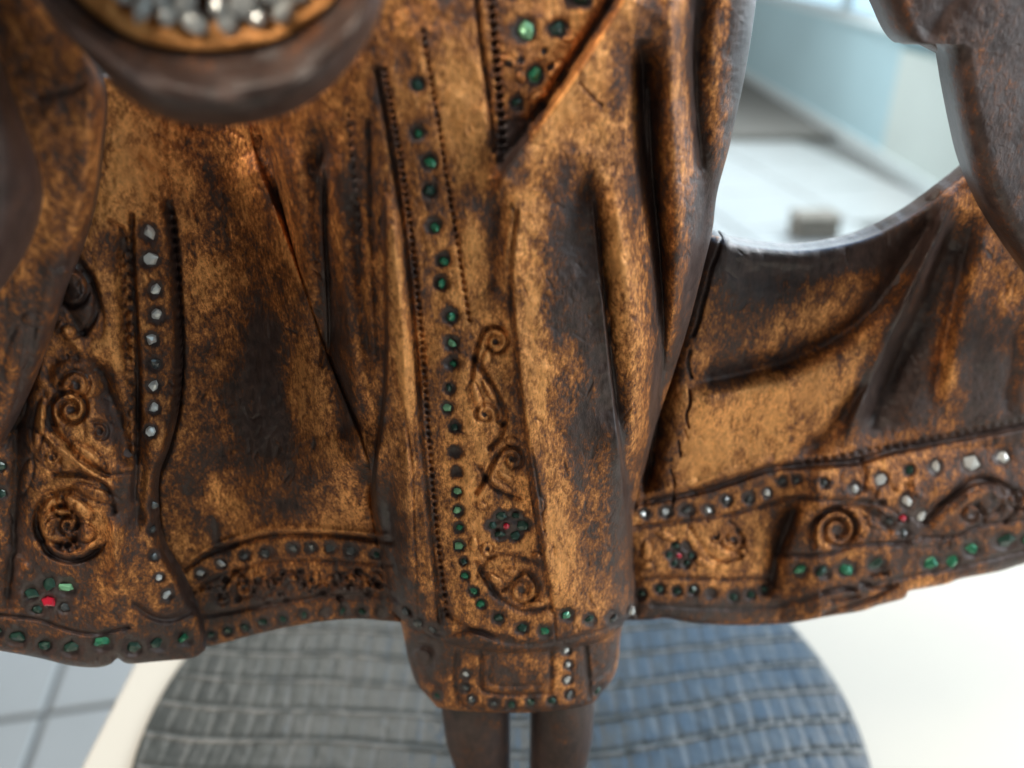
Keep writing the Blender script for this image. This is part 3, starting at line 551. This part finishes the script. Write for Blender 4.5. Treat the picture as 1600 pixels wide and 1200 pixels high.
# sleeves
stroke([(150, 120), (110, 140), (60, 150)], 6, -1.2, wear_shade=0.3)
patch("left_sleeve_fold", [(-140, -80), (40, -60), (120, 60)], [(-140, 720), (-60, 740), (0, 700)],
    [(-140, -80), (-140, 720)],
    [(120, 60), (158, 140), (155, 230), (144, 320), (125, 390), (102, 450), (78, 530), (52, 600), (24, 660), (0, 700)],
    lambda u, v: yaw(u) - 0.045 + 0.00005 * np.clip(v - 200, 0, 400), 0.030, [(0, 0), (0, 0), (0, 0), (26, 0.014)], wbase=0.10, hs=0.5, step=2.6, hug=0.85)
patch("left_sleeve", [(-150, -80), (-60, -60), (-20, 60)], [(-150, 560), (-80, 560), (-40, 500)],
    [(-150, -80), (-150, 560)],
    [(-20, 60), (8, 120), (30, 180), (52, 240), (64, 300), (52, 360), (22, 420), (-40, 500)],
    lambda u, v: yaw(u) - 0.075 - 0.00012 * np.clip(40 - u, 0, 200), 0.040, [(0, 0), (0, 0), (0, 0), (60, 0.022)], wbase=0.75, hs=0.3, step=2.6, hug=0.9)
fold([(1560, -80), (1480, 10), (1455, 50), (1440, 66)], -3.5, 14, 14, 20, 0.7)
fold([(1500, 100), (1520, 220), (1560, 320)], 2.0, 24, 40, 40)
patch("right_sleeve", [(1352, -80), (1500, -80), (1740, -80)], [(1700, 560), (1740, 560)],
    [(1362, -80), (1368, -20), (1382, 18), (1396, 48), (1412, 67), (1428, 70), (1446, 62), (1466, 66), (1480, 82), (1488, 130), (1500, 195), (1514, 255), (1538, 315), (1566, 365), (1600, 415), (1640, 470), (1700, 560)],
    [(1740, -80), (1740, 560)],
    lambda u, v: yaw(u) - 0.040 - 0.006 * np.sin((u - 1400) / 120.0), 0.034, [(0, 0), (0, 0), (46, 0.018), (0, 0)], wbase=0.50, hs=0.35, step=2.4, hug=0.72)
# round jewelled cuff hanging at the upper left: turned rings, lathe about an axis that points forward
def cuff():
    rings = [(238, 236, -26), (247, 246, -14), (250, 250, -4), (249, 247, 3), (247, 240, 9), (243, 228, 14), (239, 214, 16.5), (234, 198, 16), (228, 182, 12.5), (223, 170, 9), (219, 160, 7), (216, 152, 5.5),
             (214, 148, 1.5), (211, 144, 1.5), (207, 139, 4), (200, 130, 4), (190, 119, 3), (178, 106, 1.5), (165, 92, 0), (150, 78, -2), (130, 62, 0), (90, 40, 3), (40, 15, 4)]
    pr = []
    for k in range(len(rings) - 1):
        for q in range(5): pr.append(tuple(a + (b - a) * q / 5 for a, b in zip(rings[k], rings[k + 1])))
    pr.append(rings[-1]); n = 260; us, vs, ys, Wr = [], [], [], []; yb = yaw(338) - 0.085
    for i in range(n):
        th = 2 * math.pi * i / n; wob = 1 + 0.010 * math.sin(3 * th + 1) + 0.005 * math.sin(7 * th)
        for a, b, h in pr:
            f = np.clip((250 - b) / 100, 0, 1); hh = h
            if 70 < b < 128: hh += 3.0 * (abs(math.sin(th * 9)) ** 0.7 - 0.6) * math.sin(math.pi * (b - 70) / 58)
            vv = -50 - 10 * f + b * wob * math.sin(th); uu = 350 - 20 * f + a * wob * math.cos(th)
            if math.cos(th) < 0: uu -= 60 * float(np.clip((110 - vv) / 130, 0, 1)) ** 1.3 * float(np.clip((b - 120) / 60, 0, 1))
            us.append(uu); vs.append(vv); ys.append(yb - hh * MM - 0.0004 * math.sin(11 * th + b * .1))
            Wr.append(0.80 if b > 212 else 0.66 if b > 172 else 0.48 if b > 150 else 0.9 if b > 140 else -0.75 if b > 96 else 0.1)
    m = len(pr); f = [(i * m + j, i * m + j + 1, ((i + 1) % n) * m + j + 1, ((i + 1) % n) * m + j) for i in range(n) for j in range(m - 1)]
    V = ray_y(np.array(us), np.array(vs), np.array(ys))
    o = mesh_obj("sleeve_cuff", V, np.array(f), M_GILT, statue, np.array(Wr))
    gp = []
    for a, b, n_, ph in ((168, 94, 22, 0.0), (136, 66, 18, 0.12)):
        for k in range(n_):
            th = 2 * math.pi * k / n_ + ph
            if math.sin(th) < 0.1: continue
            p = ray_y(np.array([330 + a * math.cos(th)]), np.array([-60 + b * math.sin(th)]), np.array([yb - 0.0032]))[0]
            gp.append((p, 0.0028 + 0.0012 * random.random(), np.array([0.0, -0.9, 0.42])))
    return o, gp
cuff_o, cuff_g = cuff()
# legs and feet
def loft(name, secs, mat, parent, n=28, wear_shade=0.55):
    V = []; f = []
    for (cx, cy, cz, rx, ry) in secs:
        for i in range(n):
            a = 2 * math.pi * i / n; V.append((cx + rx * math.cos(a), cy + ry * math.sin(a), cz))
    for k in range(len(secs) - 1):
        for i in range(n): f.append((k * n + i, k * n + (i + 1) % n, (k + 1) * n + (i + 1) % n, (k + 1) * n + i))
    f.append(tuple(range(n - 1, -1, -1))); f.append(tuple(range((len(secs) - 1) * n, len(secs) * n)))
    return pymesh(name, V, f, mat, parent, True, wear_shade)
for sgn, x, inner, rs in ((-1, -0.0140, 0.0030, (.0150, .0168, .0182, .0174, .0150, .0132, .0124, .0124)), (1, 0.0290, 0.0137, (.0120, .0145, .0168, .0168, .0154, .0136, .0128, .0128))):
    lg = loft("leg", [(inner + sgn * q, 0.0, z, q, q * 1.08) for q, z in zip(rs, (.185, .155, .130, .105, .079, .055, .035, .024))], M_GILT, statue, wear_shade=0.62)
    xf = x - sgn * 0.0035
    ft = loft("foot", [(xf, -0.018, 0.0012, .0165, .040), (xf, -0.018, 0.007, .0172, .041), (xf, -0.010, 0.015, .0155, .030), (xf, 0.0, 0.024, .0135, .019), (xf, 0.0, 0.032, .012, .013)], M_LEG, lg)
    for k in range(5):
        tx = xf + (k - 2) * 0.0066; ln = 0.010 - abs(k - (3 if sgn < 0 else 1)) * 0.0012
        for_t = [(tx, -0.056 - ln * q, 0.006 - 0.0012 * q, .0033 * (1 - .35 * q * q), .004) for q in (0, .4, .8, 1)]
        V = []; f = []; n = 8
        for (a, b_, c, rr, _) in for_t:
            for i in range(n): V.append((a + rr * math.cos(2 * math.pi * i / n), b_, c + rr * math.sin(2 * math.pi * i / n)))
        for q in range(3):
            for i in range(n): f.append((q * n + i, q * n + (i + 1) % n, (q + 1) * n + (i + 1) % n, (q + 1) * n + i))
        f.append(tuple(range(3 * n, 4 * n)))
        # toes join the foot mesh
        base = len(ft.data.vertices); ov = [tuple(v.co) for v in ft.data.vertices]; of = [tuple(p.vertices) for p in ft.data.polygons]
        me = bpy.data.meshes.new("foot"); me.from_pydata(ov + V, [], of + [tuple(i + base for i in q) for q in f]); me.materials.append(M_LEG)
        me.polygons.foreach_set("use_smooth", [True] * len(me.polygons)); ft.data = me

# gems: chipped faceted glass, four cuts shared by all copies
from mathutils import Matrix, Vector
def gem_mesh(seed, mat, kind):
    r = random.Random(seed); n = r.choice([5, 6, 7]); V = []; rings = [(1.0, -0.5), (1.0, 0.0), (0.62, 0.34)]
    ph = r.random() * 6; jit = [1 + 0.50 * (r.random() - .5) for _ in range(n)]
    for rr, z in rings:
        for i in range(n): 
            a = ph + 2 * math.pi * i / n; V.append((rr * jit[i] * math.cos(a), rr * jit[i] * math.sin(a), z + 0.34 * (r.random() - .5)))
    V.append((0.12 * (r.random() - .5), 0.12 * (r.random() - .5), 0.46 + .1 * (r.random() - .5))); f = []
    for k in range(2):
        for i in range(n): f.append((k * n + i, k * n + (i + 1) % n, (k + 1) * n + (i + 1) % n, (k + 1) * n + i))
    for i in range(n): f.append((2 * n + i, 2 * n + (i + 1) % n, 3 * n))
    me = bpy.data.meshes.new(kind); me.from_pydata(V, [], f); me.materials.append(mat); return me
KIND = {'g': ('green_gem', M_GREEN), 'd': ('dark_gem', M_DKGREEN), 'p': ('pale_green_gem', M_PALEGREEN), 'w': ('white_gem', M_WHITE), 'n': ('grey_gem', M_GREYG), 'r': ('red_gem', M_RED)}
CUT = {k: [gem_mesh(sum(map(ord, k)) * 10 + i, m, nm) for i in range(9)] for k, (nm, m) in KIND.items()}
def place(pos, nrm, s, rx, kind, parent, tilt=0.25):
    nrm = Vector(nrm) + Vector([random.uniform(-tilt, tilt) for _ in range(3)]); nrm.normalize()
    q = nrm.to_track_quat('Z', 'Y').to_matrix().to_4x4()
    o = bpy.data.objects.new(KIND[kind][0], random.choice(CUT[kind])); COL.objects.link(o); o.parent = parent
    o.matrix_local = Matrix.Translation(Vector(pos)) @ q @ Matrix.Rotation(random.uniform(-.7, .7), 4, 'Z') @ Matrix.Diagonal((s * rx * random.uniform(0.66, 1.1), s * random.uniform(0.85, 1.15), s * 0.8, 1)) @ Matrix.Rotation(random.random() * 0.6, 4, 'Z')
for part, lst in GEMS.items():
    if part not in BASE: continue
    o, base, hs = BASE[part]
    for x, y, r, k, rx, rise in lst:
        def pt(a, b):
            a = np.array([float(a)]); b = np.array([float(b)]); return ray_y(a, b, base(a, b) - 0.0 * a)[0]
        P = pt(x, y); d = np.linalg.norm(P - CAM); s = r / F * d * 0.88
        if k == 'd' and random.random() < 0.10: continue
        du = pt(x + 3, y) - pt(x - 3, y); dv = pt(x, y + 3) - pt(x, y - 3); nn = np.cross(dv, du); nn /= np.linalg.norm(nn)
        if nn[1] > 0: nn = -nn
        a = np.array([x]); b = np.array([y]); hh = samp(H, a, b)[0]
        P = ray_y(a, b, base(a, b) - hh - (0.0002 + rise * MM))[0]
        if k in 'dn': s *= 0.92
        elif part == 'robe_front' and y < 600 and x < 780: s *= 0.84
        if k == 'w': s *= 0.92
        place(P, nn, s, rx, k, o, 0.55)
for P, s, ax in cuff_g: place(P, ax, s, 0.8, 'w', cuff_o, 0.3)

# ------------------------------------------------------------------ round crocodile-grain mat
def mat_disc():
    Rd = 0.250; n = 600; g = np.linspace(-1, 1, n); X, Y = np.meshgrid(g * Rd, g * Rd)
    # square grid pulled onto the disc keeps the rim clean
    k = np.hypot(X, Y); m = np.maximum(np.abs(X), np.abs(Y)); sc = np.where(k > 1e-9, m / np.maximum(k, 1e-9), 1); Xd, Yd = X * sc, Y * sc
    def nz(sx, sy, seed):
        G = vnoise(int(0.5 * sy) + 4, int(0.5 * sx) + 4, 1.0, seed) if False else np.random.RandomState(seed).rand(int(0.52 * sy) + 5, int(0.52 * sx) + 5)
        x = (Xd + 0.26) * sx; y = (Yd + 0.26) * sy; xi = x.astype(int); yi = y.astype(int); fx = x - xi; fy = y - yi; fx = fx * fx * (3 - 2 * fx); fy = fy * fy * (3 - 2 * fy)
        return G[yi, xi] * (1 - fx) * (1 - fy) + G[yi, xi + 1] * fx * (1 - fy) + G[yi + 1, xi] * (1 - fx) * fy + G[yi + 1, xi + 1] * fx * fy - 0.5
    yy = Yd + 0.010 * nz(9, 9, 1) + 0.0022 * nz(45, 30, 2) - 0.04 * Xd * Xd / 0.2 + 0.003 * np.sin(Xd * 22) - 0.10 * np.clip(Xd, 0, 1) * 0.5
    row = yy / 0.0262; ri = np.floor(row).astype(int); rf = row - ri
    rr = np.random.RandomState(5).rand(200)
    cw = 0.0135 * (0.93 + 0.14 * rr[(ri + 60) % 200]); col = (Xd + 0.003 * nz(40, 20, 3) + 0.004 * rr[(ri + 90) % 200]) / cw; cf = col - np.floor(col)
    drow = np.minimum(rf, 1 - rf) * 0.0262; dcol = np.minimum(cf, 1 - cf) * cw
    cm = 0.5 + 0.8 * np.clip(nz(12, 12, 8) + 0.5, 0, 1)
    h = -0.0010 * np.exp(-((rf * 0.0262 - 0.0015) / 0.0022) ** 2) - 0.00042 * cm * np.exp(-(dcol / 0.0017) ** 2) + 0.0013 * np.exp(-(((1 - rf) * 0.0262 - 0.0018) / 0.0013) ** 2)
    h = h * 0.75 + 0.0004 * nz(160, 160, 4) + 0.0014 * nz(20, 20, 6)
    k = np.hypot(Xd, Yd) / Rd; h *= np.clip((1 - k) / 0.02, 0, 1)
    Z = -0.0015 + h - 0.0012 * np.clip((k - 0.985) / 0.015, 0, 1) ** 2
    cr = np.exp(-(((1 - rf) * 0.0262 - 0.0018) / 0.0016) ** 2) * np.clip(nz(130, 60, 11) * 2.2 + 0.55, 0, 1) + 0.45 * np.exp(-(dcol / 0.0015) ** 2) * np.clip(nz(60, 40, 12) * 3 + 0.3, 0, 1)  # paler tint along row crests and cell edges, broken by noise
    V = np.stack([Xd, Yd, Z], -1).reshape(-1, 3); idx = np.arange(n * n).reshape(n, n)
    q = np.stack([idx[:-1, :-1], idx[:-1, 1:], idx[1:, 1:], idx[1:, :-1]], -1).reshape(-1, 4)
    ring = np.concatenate([idx[0, :], idx[1:, -1], idx[-1, -2::-1], idx[-2:0:-1, 0]]); RV = V[ring].copy(); RV[:, 2] = -0.0058
    cur = np.arange(n * n, n * n + len(ring)); sk = np.stack([ring, cur, np.roll(cur, -1), np.roll(ring, -1)], -1)
    m_, nt, b = newmat("embossed_leather")
    tc = N(nt, 'ShaderNodeTexCoord').outputs['Object']; f = noise(nt, tc, 35, 5, 0.65); f2 = noise(nt, tc, 900, 3, 0.7)
    at = N(nt, 'ShaderNodeAttribute'); at.attribute_name = "wear_shade"; mx = N(nt, 'ShaderNodeMix', data_type='RGBA'); nt.links.new(at.outputs['Fac'], mx.inputs[0])
    nt.links.new(ramp(nt, f, [(0.3, (0.028, 0.033, 0.032)), (0.7, (0.056, 0.062, 0.057))]), mx.inputs[6]); mx.inputs[7].default_value = (0.16, 0.158, 0.145, 1); nt.links.new(mx.outputs[2], b.inputs['Base Color'])
    nt.links.new(math_(nt, 'ADD', 0.27, math_(nt, 'MULTIPLY', f, 0.18)), b.inputs['Roughness'])
    bp = N(nt, 'ShaderNodeBump'); bp.inputs['Strength'].default_value = 0.3; bp.inputs['Distance'].default_value = 0.0004; nt.links.new(f2, bp.inputs['Height']); nt.links.new(bp.outputs[0], b.inputs['Normal'])
    o = mesh_obj("round_mat", np.vstack([V, RV]), np.vstack([q, sk]), m_, None, np.concatenate([cr.ravel(), np.zeros(len(ring))]))
    o.location = (-0.003, 0.104, 0)
    o['label'] = "round blue-grey crocodile-grain leather mat lying under the statue"; o['category'] = "mat"
mat_disc()

# ------------------------------------------------------------------ table
def bevel_box(name, x0, x1, y0, y1, z0, z1, mat, parent=None, bev=0.003, seg=3):
    import bmesh
    bm = bmesh.new(); bmesh.ops.create_cube(bm, size=1)
    for v in bm.verts: v.co = ((x0 + x1) / 2 + v.co.x * (x1 - x0), (y0 + y1) / 2 + v.co.y * (y1 - y0), (z0 + z1) / 2 + v.co.z * (z1 - z0))
    bmesh.ops.bevel(bm, geom=bm.edges[:], offset=bev, segments=seg, affect='EDGES', profile=0.5)
    me = bpy.data.meshes.new(name); bm.to_mesh(me); bm.free(); me.materials.append(mat)
    o = bpy.data.objects.new(name, me); COL.objects.link(o); o.parent = parent; return o
M_TABLE = simple("white_table_lacquer", (0.60, 0.56, 0.475), 0.75, 0, 3, 0.02)
tb = bpy.data.objects.new("white_table", None); COL.objects.link(tb); tb.location = (0.3, 0.15, -0.75)
tb['label'] = "white table with a smooth top under the round mat"; tb['category'] = "table"
def local(o, p): o.location = tuple(-a for a in p.location)
t_ = bevel_box("table_top", -0.286, 0.95, -0.45, 0.75, -0.040, -0.006, M_TABLE, tb); local(t_, tb)
for x in (-0.24, 0.90):
    for y in (-0.40, 0.70): l_ = bevel_box("leg", x - 0.025, x + 0.025, y - 0.025, y + 0.025, -0.75, -0.0405, M_TABLE, tb); local(l_, tb)

# ------------------------------------------------------------------ room: tiled floor, window wall
FZ = -0.75
M_GROUT = simple("grey_grout", (0.20, 0.205, 0.20), 0.85, 0, 30, 0.1)
M_TILE = simple("pale_grey_tile", (0.50, 0.52, 0.52), 0.30, 0, 4, 0.05)
gsheet = pymesh("floor", [(-8, -4, FZ - 0.004), (8, -4, FZ - 0.004), (8, 14, FZ - 0.004), (-8, 14, FZ - 0.004)], [(0, 1, 2, 3)], M_GROUT); gsheet['kind'] = 'structure'
TS = 0.60; gap = 0.012; ang = R(11)
def tile_mesh():
    h = (TS - gap) / 2; b = 0.004; V = [(-h, -h, -0.003), (h, -h, -0.003), (h, h, -0.003), (-h, h, -0.003), (-h, -h, 0), (h, -h, 0), (h, h, 0), (-h, h, 0), (-h + b, -h + b, .002), (h - b, -h + b, .002), (h - b, h - b, .002), (-h + b, h - b, .002)]
    f = [(8, 9, 10, 11)] + [(i, (i + 1) % 4, 4 + (i + 1) % 4, 4 + i) for i in range(4)] + [(4 + i, 4 + (i + 1) % 4, 8 + (i + 1) % 4, 8 + i) for i in range(4)]
    me = bpy.data.meshes.new("floor_tile"); me.from_pydata(V, [], f); me.materials.append(M_TILE); return me
tm = tile_mesh()
ox, oy = -0.834, 0.752   # a grout crossing seen left of the table
for i in range(-3, 8):
    for j in range(-4, 17):
        cx = (i + 0.5) * TS; cy = (j + 0.5) * TS; x = ox + cx * math.cos(ang) - cy * math.sin(ang); y = oy + cx * math.sin(ang) + cy * math.cos(ang)
        if x > 2.0 or x < -2.4 or y < -0.6 or y > 9: continue
        o = bpy.data.objects.new("floor_tile", tm); COL.objects.link(o); o.parent = gsheet; o.location = (x, y, FZ + random.uniform(-0.0004, 0.0004)); o.rotation_euler = (0, 0, ang)
M_WALL = simple("blue_grey_wall_paint", (0.50, 0.70, 0.76), 0.7, 0, 2, 0.04)
M_WALL2 = simple("pale_wall_paint", (0.68, 0.76, 0.73), 0.7, 0, 2, 0.04)
M_TRIM = simple("white_trim", (0.74, 0.82, 0.83), 0.5, 0, 5, 0.03)
def solid(name, x0, x1, y0, y1, z0, z1, mat, parent=None, bev=0.004):
    o = bevel_box(name, x0, x1, y0, y1, z0, z1, mat, parent, bev, 2); return o
wall = solid("wall", 2.2, 2.35, 4.80, 12, FZ, -0.03, M_WALL); wall['kind'] = 'structure'
wall2 = solid("wall", 2.195, 2.36, 2.2, 4.797, FZ, -0.10, M_WALL2); wall2['kind'] = 'structure'
sk = solid("skirting_board", 2.180, 2.1985, 4.80, 12, FZ + 0.002, FZ + 0.09, M_TRIM, wall)
sk2 = solid("skirting_board", 2.172, 2.1935, 2.2, 4.797, FZ + 0.002, FZ + 0.09, M_TRIM, wall2)
sill = solid("window_sill", 2.17, 2.40, 4.0, 12, -0.029, -0.004, M_TRIM, wall)
win = bpy.data.objects.new("window", None); COL.objects.link(win); win.location = (2.28, 7, 0.01); win['label'] = "window above the pale wall to the right behind the statue"; win['category'] = "window"
mg, ntg, bgl = newmat("clear_glass"); bgl.inputs['Transmission Weight'].default_value = 1.0; bgl.inputs['Roughness'].default_value = 0.0; bgl.inputs['IOR'].default_value = 1.05; bgl.inputs['Base Color'].default_value = (0.93, 0.98, 1, 1)
for k in range(5):
    o = solid("frame_post", 2.25, 2.31, 4.0 + k * 2.0 - 0.03, 4.0 + k * 2.0 + 0.03, 0.0215, 1.35, M_TRIM, win); local(o, win)
o = solid("frame_rail", 2.252, 2.308, 4.0, 12.0, -0.003, 0.020, M_TRIM, win); local(o, win)
o = solid("frame_rail", 2.252, 2.308, 4.0, 12.0, 1.352, 1.41, M_TRIM, win); local(o, win)
for k in range(4):
    o = solid("pane", 2.276, 2.284, 4.034 + k * 2, 5.966 + k * 2, 0.022, 1.348, mg, win, 0.001); local(o, win)
# daylight sky outside the window
ms = bpy.data.materials.new("daylight_sky"); ms.use_nodes = True; nt = ms.node_tree; nt.nodes.clear()
em = N(nt, 'ShaderNodeEmission'); em.inputs[0].default_value = (0.62, 0.86, 1.0, 1); em.inputs[1].default_value = 1.4; out = N(nt, 'ShaderNodeOutputMaterial'); nt.links.new(em.outputs[0], out.inputs[0])
sky = pymesh("sky", [(6, -4, -3), (6, 30, -3), (6, 30, 9), (6, -4, 9)], [(0, 1, 2, 3)], ms); sky['kind'] = 'structure'
# thick grey rug at the far end and a small brown box on the bright floor
rug = solid("grey_rug", 0.4, 2.14, 5.45, 9.5, FZ + 0.004, FZ + 0.05, simple("grey_wool", (0.20, 0.19, 0.175), 0.95, 0, 60, 0.2, 0.002), None, 0.015)
rug['label'] = "thick grey-brown rug on the bright floor beside the window wall"; rug['category'] = "rug"
MB = simple("brown_card", (0.27, 0.24, 0.20), 0.7, 0, 20, 0.2)
bx = bpy.data.objects.new("small_box", None); COL.objects.link(bx); bx.location = (1.40, 3.45, FZ + 0.002); bx['label'] = "small brown object lying on the bright floor, seen through the gap beside the sleeve"; bx['category'] = "box"
o = solid("box_base", 1.29, 1.485, 3.40, 3.54, FZ + 0.003, FZ + 0.078, MB, bx, 0.012); local(o, bx)
o = solid("lid", 1.286, 1.489, 3.396, 3.544, FZ + 0.080, FZ + 0.108, MB, bx, 0.010); local(o, bx)
